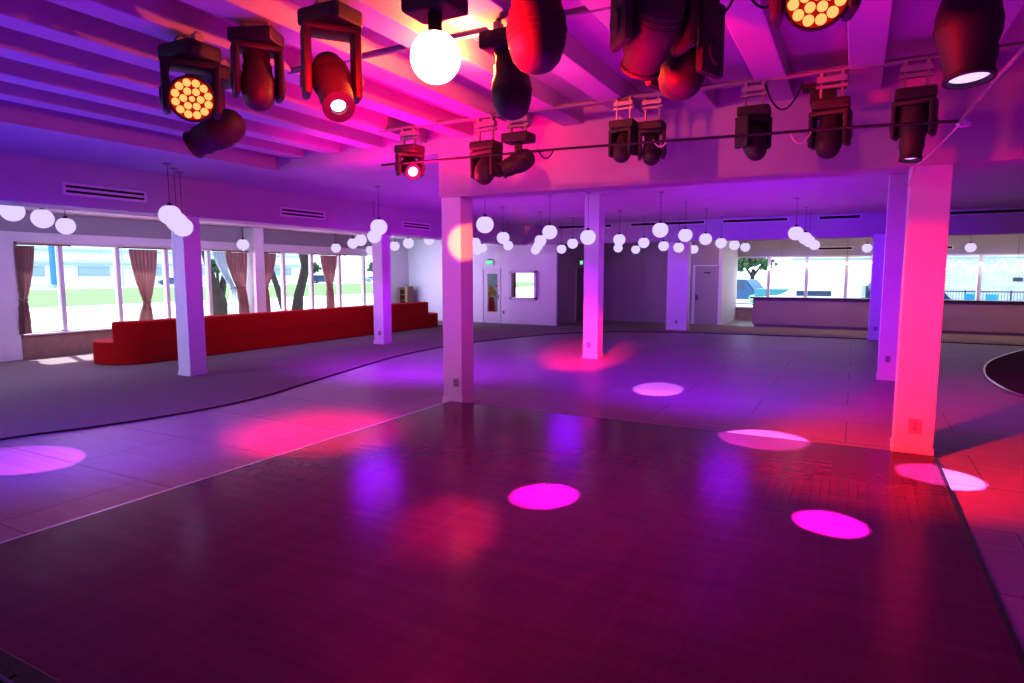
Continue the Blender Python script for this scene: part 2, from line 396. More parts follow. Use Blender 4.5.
t = thing('stage_deck', 'black stage deck corner with ribbed nosing at bottom left of the photo', 'stage', (0, 0, 0))
s = MB(); s.box(-6, -2.71, -2.5, 1.1, .3, .5); s.box(-2.69, 4, -2.5, 1.1, .3, .5); s.box(-6, 4, -2.5, 1.05, 0.001, .3); s.build('deck_board', M['stage'], t)
n_ = MB(); n_.box(-6, 4, 1.1, 1.16, .4, .5, .006); n_.build('nosing', M['stage'], t)
MB().box(-6, 4, 1.055, 1.072, .45, .503, .002).build('trim_strip', M['nosing'], t)

# ------------------------------------------------------------------ red banquette
t = thing('banquette', 'long red upholstered banquette seen from behind, along the left windows', 'sofa', (-14.4, 14.1, 0))
def rrect(x0, x1, y0, y1, rad, n=8):
    out = []
    for cx, cy, a in ((x1-rad, y1-rad, 0), (x0+rad, y1-rad, 90), (x0+rad, y0+rad, 180), (x1-rad, y0+rad, 270)):
        for k in range(n+1): out.append((cx+rad*math.cos(math.radians(a+90*k/n)), cy+rad*math.sin(math.radians(a+90*k/n))))
    return out
P = rrect(-.78, .78, -6.2, 5.95, .68)
m = MB(); m.prism(P, .02, .5); o = m.build('seat_base', M['red'], t); bv = o.modifiers.new('soft', 'BEVEL'); bv.width = .04; bv.segments = 3; bv.limit_method = 'ANGLE'
MB().tube([(x, y, .475) for x, y in P+[P[0]]], .012, 6).build('piping', M['redpipe'], o)
BK = [(.1+.685*math.cos(math.radians(a)), -5.52+.685*math.sin(math.radians(a))) for a in range(-60, 1, 6)]
m = MB(); m.prism([(.29, 4.85), (.29, BK[0][1]+.06), (.33, BK[0][1])]+BK+[(.785, 4.75), (.76, 4.93), (.68, 4.98), (.4, 4.98)], .02, .95); o = m.build('backrest', M['red'], t); bv = o.modifiers.new('soft', 'BEVEL'); bv.width = .05; bv.segments = 3; bv.limit_method = 'ANGLE'
# little wooden rack against the back wall
t = thing('wooden_rack', 'small slotted wooden rack standing behind the far end of the red banquette', 'rack', (-16.72, 21.7, .014))
m = MB(); m.box(-.22, -.16, -.2, .2, 0, 1.38, .005); m.box(.1, .24, -.2, .2, 0, 1.42, .005); m.build('side_panel', M['rodwood'], t)
for k in range(6): MB().box(-.16, .1, -.18, .18, .1+.24*k, .13+.24*k).build('shelf', M['rodwood'], t)
MB().box(-.16, .1, .16, .19, .05, 1.36).build('back_panel', M['slot'], t)

# ------------------------------------------------------------------ curtains
def curtain(label, top, tie, bot, zt, ztie, zb, m, cat='curtain', name='tied_curtain', x=-16.8, folds=7):
    t = thing(name, label, cat, (x, 0, 0), 0)
    bm = bmesh.new(); rows = []; N = 60; R = 40
    for i in range(R+1):
        z = zt+(zb-zt)*i/R
        if z > ztie:
            u = (zt-z)/(zt-ztie); e = u**1.5
            a = top[0]+(tie[0]-top[0])*e; b = top[1]+(tie[1]-top[1])*e
        else:
            u = (ztie-z)/(ztie-zb); e = min(1, u*1.6)**.8
            a = tie[0]+(bot[0]-tie[0])*e; b = tie[1]+(bot[1]-tie[1])*e
        amp = .05*(1-.4*math.exp(-((z-ztie)/.12)**2))
        rows.append([bm.verts.new((amp*math.cos(2*PI*folds*j/N)+.01*math.sin(9*j), a+(b-a)*(j+.5*math.sin(2*PI*folds*j/N))/N, z)) for j in range(N+1)])
    for r0, r1 in zip(rows, rows[1:]):
        for j in range(N): bm.faces.new((r0[j], r0[j+1], r1[j+1], r1[j]))
    me = bpy.data.meshes.new('cloth'); bm.to_mesh(me); bm.free(); me.materials.append(m)
    for p in me.polygons: p.use_smooth = True
    o = bpy.data.objects.new('cloth', me); C.objects.link(o); o.parent = t
    c = (tie[0]+tie[1])/2; hw = (tie[1]-tie[0])/2+.015
    MB().tube([(.065*math.cos(a*PI/8), c+hw*math.sin(a*PI/8), ztie+.02*math.cos(a*PI/8)) for a in range(17)], .022, 8).build('tieback', m, t)
cu = [('mauve tied curtain at the left end of the windows, nearest the camera', (7.52, 7.9), (7.55, 7.68), (7.47, 7.72), 2.62, 1.38, .6),
      ('mauve tied curtain left of the near left column, above the banquette end', (10.09, 10.86), (10.43, 10.6), (10.28, 10.64), 2.62, 1.2, .6),
      ('mauve tied curtain beside the white sheer, left of the white window pier', (13.02, 13.78), (13.39, 13.68), (13.44, 13.77), 2.63, 1.54, .6),
      ('narrow mauve tied curtain just right of the white window pier', (14.4, 14.92), (14.38, 14.55), (14.36, 14.62), 2.63, 1.55, .6),
      ('mauve tied curtain farthest right, with panes on both sides', (16.92, 17.72), (17.22, 17.47), (17.18, 17.54), 2.63, 1.57, .6)]
for c in cu: curtain(*c, M['curtain'])
curtain('white sheer curtain swept diagonally to the right beside a mauve curtain', (12.68, 13.06), (13.26, 13.42), (13.1, 13.42), 2.63, 1.54, .6, M['sheer'], x=-16.9, name='sheer_curtain', folds=5)
for a, b, lab in ((7.56, 8.68, 'curtain rod over the leftmost curtain'), (9.88, 11.32, 'curtain rod over the curtain left of the near column'), (12.6, 13.84, 'curtain rod over the sheer and mauve pair'),
                  (14.26, 15.1, 'curtain rod over the narrow curtain right of the pier'), (16.6, 18.2, 'curtain rod over the farthest right curtain')):
    t = thing('curtain_rod', 'brown wooden '+lab, 'curtain rod', (-16.8, (a+b)/2, 2.66)); L = (b-a)/2
    m = MB(); m.tube([(0, -L, 0), (0, L, 0)], .02, 10); m.blob((0, -L, 0), .03, 2); m.blob((0, L, 0), .03, 2); m.build('pole', M['rodwood'], t)
    for s_ in (-.75, .75): MB().box(-.2, .0, L*s_-.01, L*s_+.01, -.01, .02).build('bracket', M['rodwood'], t)
# ------------------------------------------------------------------ bar
t = thing('bar_counter', 'long bar counter with dark top in front of the right-hand windows', 'bar', (2.85, 25.6, 0))
m = MB(); m.box(-6.15, 6.1, -.35, .25, .1, 1.06, .01); m.box(-6.1, 6.1, -.28, .25, 0.001, .1)
for k in range(7): m.box(-6.1+1.74*k, -6.085+1.74*k, -.355, -.34, .12, 1.05)
m.build('front_panel', M['bar'], t)
MB().box(-6.25, 6.12, -.45, .35, 1.06, 1.11, .012).build('bar_top', M['bartop'], t)

# ------------------------------------------------------------------ exit signs
def exit_sign(loc, rz, label):
    t = thing('exit_sign', label, 'exit sign', loc, rz)
    MB().box(-.17, .17, -.05, 0, -.1, .1, .008).build('sign_case', M['signw'], t)
    f = MB().box(-.155, .155, -.056, -.05, -.085, .085).build('sign_face', M['exitg'], t)
    cu_ = bpy.data.curves.new('lettering', 'FONT'); cu_.body = 'EXIT'; cu_.size = .14; cu_.align_x = 'CENTER'; cu_.align_y = 'CENTER'; cu_.extrude = .002
    tmp = bpy.data.objects.new('tmp_text', cu_); C.objects.link(tmp)
    me = bpy.data.meshes.new_from_object(tmp.evaluated_get(bpy.context.evaluated_depsgraph_get())); bpy.data.objects.remove(tmp)
    me.materials.clear(); me.materials.append(M['exitw'])
    o = bpy.data.objects.new('lettering', me); C.objects.link(o); o.parent = f; o.location = (0, -.058, 0); o.rotation_euler = (PI/2, 0, 0)
    m = MB(); m.box(-.08, .08, -.07, 0, .1, .14, .006); m.build('lamp_bar', M['handle'], t)
exit_sign((-12.93, 22.3, 2.42), 0, 'green lit exit sign on the white wall above the glazed door')
exit_sign((-9.9, 24.4, 2.42), PI/2, 'green lit exit sign beside the middle column, seen at an angle')

# ------------------------------------------------------------------ globe pendants
GD = .175
def globe_mesh():
    m = MB(); prof = []
    for k in range(1, 21):
        a = PI*k/20
        prof.append((GD*math.sin(a), max(-GD, GD*.97*math.cos(a))))
    prof = [(0, GD*.86), (.07, GD*.86)]+[p for p in prof if p[1] < GD*.85]
    prof[-1] = (0, -GD*.97)
    m.lathe(prof, 28); return m
gproto = None
def globe(x, y, z, top, label, group):
    global gproto
    r = thing('globe_pendant', label, 'pendant lamp', (x, y, z), 0, group)
    if gproto is None:
        g = globe_mesh().build('globe_shade', M['globe'], r, smooth=True); gproto = g
    else:
        g = gproto.copy(); C.objects.link(g); g.parent = r
    m = MB(); m.lathe([(0, GD*.86+.05), (.025, GD*.86+.05), (.045, GD*.86+.01), (.045, GD*.85), (0, GD*.85)], 12); m.build('cap', M['pipe'], r)
    MB().tube([(0, 0, GD*.86+.04), (0, 0, top-z)], .0045, 6).build('suspension_rod', M['pipe'], r)
    MB().lathe([(0, top-z), (.06, top-z), (.06, top-z-.02), (0, top-z-.025)], 14).build('ceiling_canopy', M['bracket'], r)
def along(x, y, k): return x*k, y*k, 2+.95*k
W = 'white globe pendant '
gl = [
 ((-11.5, 5.16), 1.07, 'a', 'at the far left edge of the photo, largest by the windows'),
 ((-12.61, 6.11), 1, 'a', 'second from the left edge, before the left windows'),
 ((-14.19, 7.29), 1, 'a', 'third from the left edge, right of the leftmost pair'),
 ((-10.0, 6.74), 1, 'b', 'highest and largest of the chain of three at the near left column'),
 ((-11.25, 7.71), .92, 'b', 'middle of the chain of three at the near left column'),
 ((-12.36, 8.59), .86, 'b', 'lowest of the chain of three at the near left column'),
 ((-18.14, 14.77), .9, 'a', 'alone above the white window pier and the mauve curtain beside it'),
 ((-17.54, 18.5), .935, 'a', 'small, above the farthest right mauve curtain'),
 ((-8.77, 10.52), 1, 'c', 'largest of the cluster at the top of the farther left column'),
 ((-11.14, 13.17), .965, 'c', 'directly under the largest one at the farther left column'),
 ((-12.67, 14.38), 1, 'c', 'just left of the farther left column, upper of a touching pair'),
 ((-14.34, 15.9), 1, 'c', 'just left of the farther left column, lower of a touching pair'),
 ((-17.8, 20.78), .93, 'c', 'smallest and lowest at the left edge of the farther left column'),
 ((-14.41, 18.12), 1, 'c', 'first to the right of the farther left column'),
 ((-12.67, 16.63), 1, 'c', 'second to the right of the farther left column'),
 ((-10.82, 15.17), 1.12, 'c', 'cut off flat by the beam, just left of the pink column'),
 ((-6.49, 10.99), 1, 'd', 'large and bright just right of the pink column top'),
 ((-10.61, 17.35), 1, 'd', 'half hidden by the right edge of the pink column, upper one'),
 ((-12.6, 21.14), 1, 'd', 'above the glazed door, right one of a touching pair'),
 ((-14.39, 23.69), .91, 'd', 'above the glazed door, left one of a touching pair'),
 ((-8.47, 15.31), 1, 'd', 'upper of the pair above the gap right of the glazed door'),
 ((-10.67, 19.65), 1, 'd', 'lower of the pair above the gap right of the glazed door'),
 ((-6.32, 13.67), 1, 'e', 'topmost of the chain of four above the pass window'),
 ((-8.2, 17.09), 1, 'e', 'second of the chain of four above the pass window'),
 ((-9.94, 20.51), 1, 'e', 'third of the chain of four above the pass window'),
 ((-11.75, 24.01), .9, 'e', 'lowest of the chain of four above the pass window'),
 ((-10.35, 23.51), .915, 'e', 'small and low at the outer corner of the boxed wall'),
 ((-8.11, 19.31), 1, 'e', 'between the boxed wall corner and the middle column'),
 ((-6.33, 16.12), .835, 'e', 'in front of the middle pink-footed column'),
 ((-6.01, 17.75), 1, 'f', 'upper of the touching pair right of the middle column'),
 ((-8.03, 23.59), 1, 'f', 'lower of the touching pair right of the middle column'),
 ((-7.91, 25.43), .97, 'f', 'small and low, before the back wall centre'),
 ((-5.92, 19.86), 1, 'f', 'slightly higher neighbour of the small low one before the back wall'),
 ((-3.86, 14.19), 1, 'f', 'largest one just left of the wide purple column'),
 ((-6.02, 22.61), .94, 'f', 'small, directly under the largest one left of the wide purple column'),
 ((-3.83, 16.44), 1, 'f', 'large, overlapping the top of the wide purple column'),
 ((-5.87, 24.2), .885, 'f', 'small and low in front of the wide purple column'),
 ((-3.75, 18.53), 1, 'g', 'first and largest of the descending row right of the wide purple column'),
 ((-5.76, 26.2), .94, 'g', 'small and low just right of the wide purple column'),
 ((-3.81, 21.22), 1, 'g', 'second of the descending row, before the pale back door'),
 ((-3.7, 23.11), 1, 'g', 'third of the descending row, at the left end of the bar windows'),
 ((-3.63, 25.08), 1, 'g', 'last of the descending row, above the outdoor tree'),
 ((-1.3, 16.86), 1, 'h', 'topmost of the diagonal chain of four above the bar'),
 ((-1.25, 19.28), 1, 'h', 'second of the diagonal chain of four above the bar'),
 ((-1.27, 21.4), .99, 'h', 'third of the diagonal chain of four above the bar'),
 ((-1.27, 24.24), 1, 'h', 'lowest of the diagonal chain of four above the bar'),
 ((.36, 28.08), .97, 'h', 'alone left of the blue-lit column above the bar'),
 ((3.77, 29.36), .95, 'h', 'alone right of the red column above the bar'),
]
GN = dict(a='globe pendants by the left windows', b='globe chain at the near left column', c='globe pendants round the farther left column', d='globe pendants above the glazed door',
          e='globe pendants above the pass window', f='globe pendants before the back wall', g='descending globe row by the back door', h='globe pendants above the bar')
for (x, y), k, g, lab in gl:
    X, Y, Z = along(x, y, k)
    top = 3.4 if (X < -11.95 or Y > 22.4) else 3.78
    if 21.95 <= Y <= 22.4 and X > -11.3: top = 3.07
    globe(X, Y, Z, max(top, Z+.22), W+lab, GN[g])

# ------------------------------------------------------------------ rails, conduits and cables over the dance floor
def pipe(name, pts, r, m, label, cat='pipe'):
    return tag(MB().tube(pts, r, 8).build(name, m, smooth=True), label, cat)
pipe('lighting_rail', [(-5.9, 7.15, 3.96), (1.2, 7.15, 3.96)], .03, M['pipep'], 'upper painted lighting rail carrying the back row of stage lights', 'rail')
pipe('lighting_rail', [(-5.0, 4.7, 3.97), (1.2, 4.7, 3.97)], .03, M['pipep'], 'nearer lighting rail above the dance floor at top of the photo', 'rail')
pipe('conduit', [(-5.6, 6.8, 3.42), (-3, 6.8, 3.4), (0, 6.8, 3.33), (.72, 6.8, 3.3)], .014, M['pipe'], 'thin dark conduit running behind the back row of stage lights', 'conduit')
pipe('conduit', [(.74, 6.8, 3.31), (.84, 5, 3.36), (.95, 1.5, 3.45)], .016, M['pipep'], 'pale conduit running toward the camera at top right', 'conduit')
pipe('cable', [(.74, 6.82, 3.28), (.6, 7.5, 3.16), (.5, 7.95, 3.1), (.45, 8.03, 2.9)], .008, M['cablew'], 'white cable dropping from the conduit end to the red column top', 'cable')
t = thing('ceiling_sensor', 'small white round sensor under the conduit corner at upper right', 'sensor', (.77, 6.9, 3.3))
MB().lathe([(0, .02), (.05, .02), (.06, -.005), (.05, -.03), (0, -.035)], 16).build('sensor_body', M['signw'], t, smooth=True)
MB().tube([(0, 0, .02), (0, 0, .85)], .005, 6).build('drop_stem', M['pipep'], t)

# ------------------------------------------------------------------ moving head stage lights
cam = Vector((0, 0, 2))
def aimrot(v):
    v = Vector(v).normalized(); phi = math.atan2(-v.x, v.y); tl = math.acos(max(-1, min(1, -v.z)))
    return phi, tl
def led_disc(x, y, r, n=7):
    return Matrix.Translation((x, y, -.092)), r
def ceil_at(x):
    return JB if any(q-.3-.19 < x < q+.19 for q in xs) else 4.16
def moving_head(label, pivot, aim, kind='spot', lens=None, sc=1., arm=.27, lr=.093, fac=1.1, base=True, baserot=0, mount=None, longhead=1., yoke=True):
    phi, tl = aimrot(aim)
    if mount == 4.15:
        pivot = tuple(cam+(Vector(pivot)-cam)*fac); sc *= fac
    px, py, pz = pivot
    if mount == 4.15: mount = ceil_at(px)
    arm -= .04
    top = pz+(arm+.13)*sc
    r = thing('moving_head_light', label, 'stage light', (px, py, top), 0, 'moving head stage lights over the dance floor', sc)
    zb = -.13
    if mount == RB:
        m = MB(); zr = (RB-top)/sc; m.box(-.16, .16, -.05, .05, zr-.14, zr-.07, .008); m.box(-.17, .17, -.03, .03, zr-.2, zr-.165, .006); o = m.build('mounting_bracket', M['bracket'], r)
    m = MB(); m.box(-.2, .2, -.15, .15, zb, -.005, .03); m.box(-.15, .15, -.156, .156, zb+.03, -.04, .004); o = m.build('base', M['black'], r); o.rotation_euler.z = baserot
    mt = (mount if mount is not None else top+.1)-top; mt /= sc
    for s_ in (-1, 1):
        m = MB(); m.box(.11*s_-.015, .11*s_+.015, -.02, .02, -.02, mt, .004); m.box(.11*s_-.022, .11*s_+.022, -.045, .045, mt-.1, mt-.02, .01)
        o = m.build('clamp', M['bracket'], r); o.rotation_euler.z = baserot
    m = MB(); m.box(-.214, .214, -.12, .12, zb-.06, zb-.003, .02)
    for s_ in (-1, 1):
        m.box(.185*s_-.03, .185*s_+.03, -.12, .12, -arm-.13-.13, zb-.01, .035)
        m.lathe([(0, .03), (.06, .03), (.07, .02), (.07, -.02), (.06, -.03), (0, -.03)], 18, Matrix.Translation((.2*s_, 0, -arm-.13)) @ Matrix.Rotation(PI/2, 4, 'Y'))
    if not yoke:
        m.bm.free(); m = MB(); m.box(-.05, .05, -.05, .05, -arm-.13, zb-.005, .01)
    o = m.build('yoke', M['black'], r, smooth=True); o.rotation_euler.z = phi
    m = MB(); L = longhead
    if kind == 'wash':
        m.lathe([(0, .15), (.1, .15), (.145, .12), (.165, .06), (.172, -.04), (.176, -.1), (.165, -.105), (.16, -.09), (0, -.09)], 36)
    else:
        m.lathe([(0, .235*L), (.05, .23*L), (.09, .21*L), (.12, .175*L), (.14, .115*L), (.15, .03*L), (.148, -.02*L), (.138, -.06*L), (.125, -.09*L), (.125, -.16*L), (.112, -.19*L), (.108, -.25*L), (.096, -.25*L), (.09, -.225*L), (0, -.225*L)], 32)
        for k in range(3): m.lathe([(.1, (.022+.03*k)*L), (.1535-.004*k, (.022+.03*k)*L), (.1535-.004*k, (.034+.03*k)*L), (.1, (.034+.03*k)*L)], 32)
    hd = m.build('head', M['black'], r, smooth=True)
    hd.location = (0, 0, -arm-.13); hd.rotation_mode = 'QUATERNION'
    hd.rotation_quaternion = Quaternion((0, 0, 1), phi) @ Quaternion((1, 0, 0), tl)
    if kind == 'wash':
        MB().lathe([(0, -.0915), (.158, -.0915)] if lens is M['led'] else [(0, -.125), (.08, -.122), (.15, -.112), (.18, -.1)], 32).build('lens_plate', M['ledgap'] if lens is M['led'] else lens, hd)
        cells = [(0, 0, .023)]+[(.062*math.cos(PI/3*k), .062*math.sin(PI/3*k), .029) for k in range(6)]+[(.122*math.cos(PI/6*(k+.5)), .122*math.sin(PI/6*(k+.5)), .0305) for k in range(12)]
        for i, (x, y, q) in enumerate(cells):
            a0 = math.atan2(y, x); bmx = Matrix.Translation((x, y, -.094)) @ Matrix.Rotation(a0, 4, 'Z')
            mm = MB(); pr = [(0, -.004), (q*.8, -.003), (q, 0)]
            mm.lathe(pr, 14 if i else 12, bmx); c_ = mm.build('led_cell', lens, hd)
    else:
        MB().lathe([(0, -.24*L-.01), (lr*.55, -.236*L-.01), (lr, -.2265*L-.01)], 28).build('lens', lens or M['lensoff'], hd, smooth=True)
        MB().lathe([(.112, -.235*L), (.118, -.24*L), (.118, -.26*L), (lr+.004, -.26*L), (lr+.004, -.235*L)], 28).build('lens_ring', M['black'], hd)
    return r
def tocam(p, off=(0, 0, 0)): return (cam-Vector(p))+Vector(off)
RB, RN = 3.96, 3.97
A = (-4.69, 3.4, 3.37)
moving_head('large wash light with nineteen glowing amber cells at upper left', A, tocam(A, (.5, -.3, -.3)), 'wash', M['led'], .98, .32, mount=4.15, fac=1.05)
moving_head('dark tilted stage light barrel hanging below the left amber wash light', (-4.85, 3.75, 3.2), (-.8, -.35, -.42), 'spot', None, 1.0, .42, yoke=False, mount=4.15)
moving_head('unlit stage light hanging straight down right of the left amber wash light', (-4.05, 3.5, 3.42), (-.15, .1, 1), 'spot', None, .84, .37, mount=4.15, baserot=.4, fac=1.05)
Dp = (-3.1, 3.28, 3.25)
moving_head('red-bathed spot light with a small pinkish white lens, left of the blinding lamp', Dp, tocam(Dp, (.4, .5, -2.6)), 'spot', M['lenspink'], .86, .44, lr=.055, longhead=1.5, mount=4.15)
Ep = (-2.33, 3.36, 3.31)
moving_head('blinding white-hot lamp facing the camera at top centre', Ep, tocam(Ep), 'wash', M['hot'], .84, .34, mount=4.15, yoke=False)
moving_head('big red-bathed stage light pointing down right of the blinding lamp', (-1.76, 3.6, 3.48), (-.05, .1, 1), 'spot', None, 1.2, .3, mount=4.15, fac=.97, yoke=False)
moving_head('orange-lit stage light partly behind the blinding lamp', (-2.2, 4.1, 3.3), (-.1, .1, 1), 'spot', None, .95, .3, mount=4.15, yoke=False)
moving_head('large dark stage light at the top edge right of centre, left of two overlapping there', (-1.25, 4.3, 3.62), (-.5, .6, -.8), 'spot', None, 1.2, .28, mount=4.15, fac=.93)
moving_head('stage light with rounded red-lit end hanging low, beside a larger dark one', (-1.0, 4.12, 3.3), (.1, .25, 1), 'spot', None, 1.0, .34, mount=4.15, baserot=.3)
Lp = (-.3, 4.45, 3.68)
moving_head('wash light with glowing amber cells cut by the top edge of the photo', Lp, tocam(Lp, (.75, 0, -.55)), 'wash', M['led'], 1.1, .27, mount=4.15, fac=.9)
moving_head('dark spot light with violet lens at upper right, nearest of the right-hand lights', (.51, 4.67, 3.4), (.06, -.12, -1), 'spot', M['lensviolet'], 1.12, .28, mount=4.15, fac=1.0, yoke=False)
Hp = (-5.4, 7.15, 3.42)
moving_head('small red-bathed spot light with white lens, below left of the blinding lamp', Hp, tocam(Hp, (0, 2.5, -1.5)), 'spot', M['lenspink'], .85, .26, lr=.075, mount=RB)
Ip = (-4.2, 7.15, 3.32)
moving_head('left stage light of the red-bathed pair above the pink column', Ip, (.1, .5, 1), 'spot', None, .9, .28, mount=RB)
moving_head('right stage light of the red-bathed pair, barrel tilted sideways', (-3.74, 7.15, 3.36), (-.75, -.5, -.45), 'spot', None, .9, .3, yoke=False, mount=RB)
Jp = (-2.38, 7.1, 3.4)
moving_head('left stage light of the dark pair right of centre', Jp, (.1, .35, 1), 'spot', None, .7, .34, mount=RB)
moving_head('right stage light of the dark pair right of centre', (-2.08, 7.2, 3.36), (-.1, .35, 1), 'spot', None, .7, .36, mount=RB)
moving_head('dark bent stage light left of the three in a row at right', (-1.0, 7.15, 3.38), (-.3, .25, 1), 'spot', None, .78, .32, longhead=1.3, mount=RB)
Np = (-.29, 7.15, 3.34)
moving_head('wide dark stage light in the middle of the three in a row at right', Np, (.05, .25, 1), 'spot', None, .84, .32, longhead=1.15, mount=RB)
moving_head('spot light with small violet lens, right of the three in a row', (.41, 7.15, 3.36), (-.03, -.12, -1), 'spot', M['lensviolet'], .82, .32, mount=RB, longhead=1.5)
t = thing('driver_box', 'small dark driver box fixed to the rail above the middle dark stage light', 'control box', (-.38, 7.5, 3.84))
m = MB(); m.box(-.12, .12, -.08, .08, -.1, .04, .006); m.build('box_body', M['black'], t)
m = MB(); m.box(-.2, .2, -.1, .1, .04, .09, .005); m.box(-.02, .02, -.12, -.08, .0, .2); m.build('mounting_plate', M['black'], t)
def loop(a, b, sag, m, label, r=.008):
    a, b = Vector(a), Vector(b)
    pts = [a.lerp(b, k/14)+Vector((0, 0, -sag*4*(k/14)*(1-k/14))) for k in range(15)]
    tag(MB().tube(pts, r, 6).build('cable', m, smooth=True), label, 'cable')
loop((-.9, 7.1, 3.9), (-.55, 7.1, 3.86), .25, M['cable'], 'dark cable loop between the bent light and the driver box')
loop((-.62, 6.8, 3.34), (-.42, 6.8, 3.36), .12, M['cablew'], 'pale cable loop on the conduit left of the middle dark light')
loop((-.95, 4.5, 3.9), (-.75, 4.5, 3.88), .2, M['cable'], 'dark cable loop at top edge, left of the amber wash light')
loop((-.74, 4.5, 3.9), (-.45, 4.5, 3.85), .2, M['cable'], 'longer dark cable loop at top edge, against the amber wash light')
loop((-1.95, 6.8, 3.4), (-1.8, 6.8, 3.38), .07, M['cablew'], 'pale cable loop right of the dark pair of stage lights')
loop((-3.3, 6.8, 3.42), (-3.1, 6.8, 3.4), .1, M['cable'], 'dark cable loop right of the red-bathed pair')

# ------------------------------------------------------------------ neon script in the right windows
pts = [(-3.1, 2.3), (-3.2, 2.2), (-3.1, 2.12), (-2.95, 2.2), (-3.0, 2.42), (-2.7, 2.46), (-2.45, 2.4), (-2.3, 2.28), (-2.15, 2.42), (-1.85, 2.45), (-1.65, 2.2), (-1.45, 2.15), (-1.25, 2.38), (-1.0, 2.44), (-.75, 2.28), (-.5, 2.22), (-.3, 2.38), (-.1, 2.42), (.1, 2.25), (.35, 2.22), (.55, 2.4), (.8, 2.35), (1.0, 2.2),
       (1.3, 2.36), (1.6, 2.2), (1.9, 2.4), (2.2, 2.2), (2.5, 2.44), (2.75, 2.38), (2.95, 2.15), (3.15, 2.2), (3.3, 2.38), (3.45, 2.4), (3.6, 2.2), (3.75, 2.08), (3.9, 2.15), (4.0, 2.36), (4.08, 2.3), (4.15, 2.12), (4.35, 2.1), (4.5, 2.36), (4.7, 2.38), (4.82, 2.12), (5.0, 2.04), (5.08, 2.38), (5.4, 2.36), (5.7, 2.2), (6, 2.4)]
t = thing('neon_sign', 'white neon tube bent into cursive script across the right-hand windows', 'neon sign')
MB().tube(catmull([(x, 28.6, z) for x, z in pts], 6), .022, 8).build('neon_tube', M['neon'], t, smooth=True)
m = MB()
for x in (-2.7, -.3, 2.5, 5.08): m.tube([(x, 28.6, 2.44), (x, 28.6, 3.39)], .004, 6)
m.build('hanging_wire', M['pipe'], t)

# ------------------------------------------------------------------ outdoors
struct(MB().box(-160, -17.4, -60, 140, -.4, -.2).build('pavement', M['pave']))
struct(MB().box(-17.4, 60, 29.1, 160, -.4, -.2).build('pavement', M['pave']))
tag(MB().box(-95, -46, -60, 140, -.2, -.17).build('grass_strip', M['grass']), 'pale green grass strip beyond the left windows', 'grass', kind='stuff')
def building(label, x0, x1, y0, y1, h, m, parts, z0=-.2):
    t = thing('building', label, 'building', ((x0+x1)/2, (y0+y1)/2, z0)); a, b = (x1-x0)/2, (y1-y0)/2
    MB().box(-a, a, -b, b, 0, h).build('wall', m, t)
    return t
t = building('long low white commercial building far beyond the left windows', -150, -135, 20, 130, 7.5, M['bwhite'], None)
m = MB(); m.box(7.4, 8.2, -55, 55, 6.4, 6.8); m.box(7.4, 8.4, -55, 55, 3.9, 4.2); m.build('fascia', M['bgrey'], t)
m = MB()
for k in range(9): m.box(7.4, 7.7, -52+12*k, -46+12*k, .8, 3.4)
m.build('shopfront_window', M['bgrey'], t)
t = building('low white wall across the road beyond the left windows', -112, -111, 10, 130, 1.6, M['bwhite'], None); t.name = 'boundary_wall'; t['category'] = 'wall'
t = thing('pylon', 'blue pylon sign post seen through the leftmost window', 'pylon', (-105, 52, -.2))
MB().box(-.5, .5, -.45, .45, 0, 13, .05).build('post', M['blue'], t); MB().box(-.8, .8, -.8, .8, 0, .5, .04).build('footing', M['bgrey'], t)
t = thing('utility_pole', 'thin pale lamp pole through the second window pane', 'pole', (-105, 62, -.2))
m = MB(); m.tube([(0, 0, 0), (0, 0, 11)], [.14, .1], 8); m.tube([(0, 0, 11), (2, 0, 11.3)], .07, 6); m.build('pole_shaft', M['bgrey'], t)
def car(label, loc, rz, body, suv=False, sc=1.):
    t = thing('car', label, 'car', loc, rz, None, sc); h = 1.75 if suv else 1.42
    bm = MB(); prof = [(-2.2, .35), (2.2, .35), (2.25, .75), (2.1, .9), (1.2, 1.0), (.6, h-.05), (.4, h), (-1.3 if not suv else -1.9, h), (-1.9 if not suv else -2.15, 1.0), (-2.25, .9)]
    t_ = bmesh.new(); L = [t_.verts.new((x, -.86, z)) for x, z in prof]; R_ = [t_.verts.new((x, .86, z)) for x, z in prof]
    t_.faces.new(L); t_.faces.new(R_[::-1])
    for i in range(len(prof)): j = (i+1) % len(prof); t_.faces.new((L[j], L[i], R_[i], R_[j]))
    bmesh.ops.recalc_face_normals(t_, faces=t_.faces); bmesh.ops.bevel(t_, geom=t_.edges[:], offset=.06, segments=2, affect='EDGES')
    bm._add(t_); bm.build('car_body', body, t, smooth=True)
    g = MB(); g.box(-1.2, .45, -.875, .875, 1.0, h-.14, .03)
    g.box(-1.55 if not suv else -2.2, -1.5 if not suv else -2.1, -.7, .7, 1.05, h-.15); g.build('side_glass', M['carglass'], t)
    for x in (-1.35, 1.4):
        for s_ in (-1, 1):
            mx = Matrix.Translation((x, .8*s_, .36)) @ Matrix.Rotation(PI/2, 4, 'X')
            q = MB(); q.lathe([(0, .1), (.26, .1), (.35, .09), (.36, 0), (.35, -.09), (.26, -.1), (0, -.1)], 20, mx); q = q.build('wheel', M['tyre'], t)
            MB().lathe([(0, .115), (.2, .11), (.22, .1), (.22, -.1), (.2, -.11), (0, -.115)], 16, mx).build('hubcap', M['hub'], q)
car('dark car parked far away across the grass, second window pane', (-104, 70, -.2), 1.2, M['carblue'])
car('blue parked car far off beyond the farthest left panes', (-100.8, 102, -.2), .6, M['carblue'], True)
car('pale parked car far off beside the farthest left column', (-100.8, 119, -.2), .6, M['bgrey'])
car('dark blue off-road car at the left end of the bar windows', (-7.0, 48.5, -.2), -.35, M['carblue'], True)
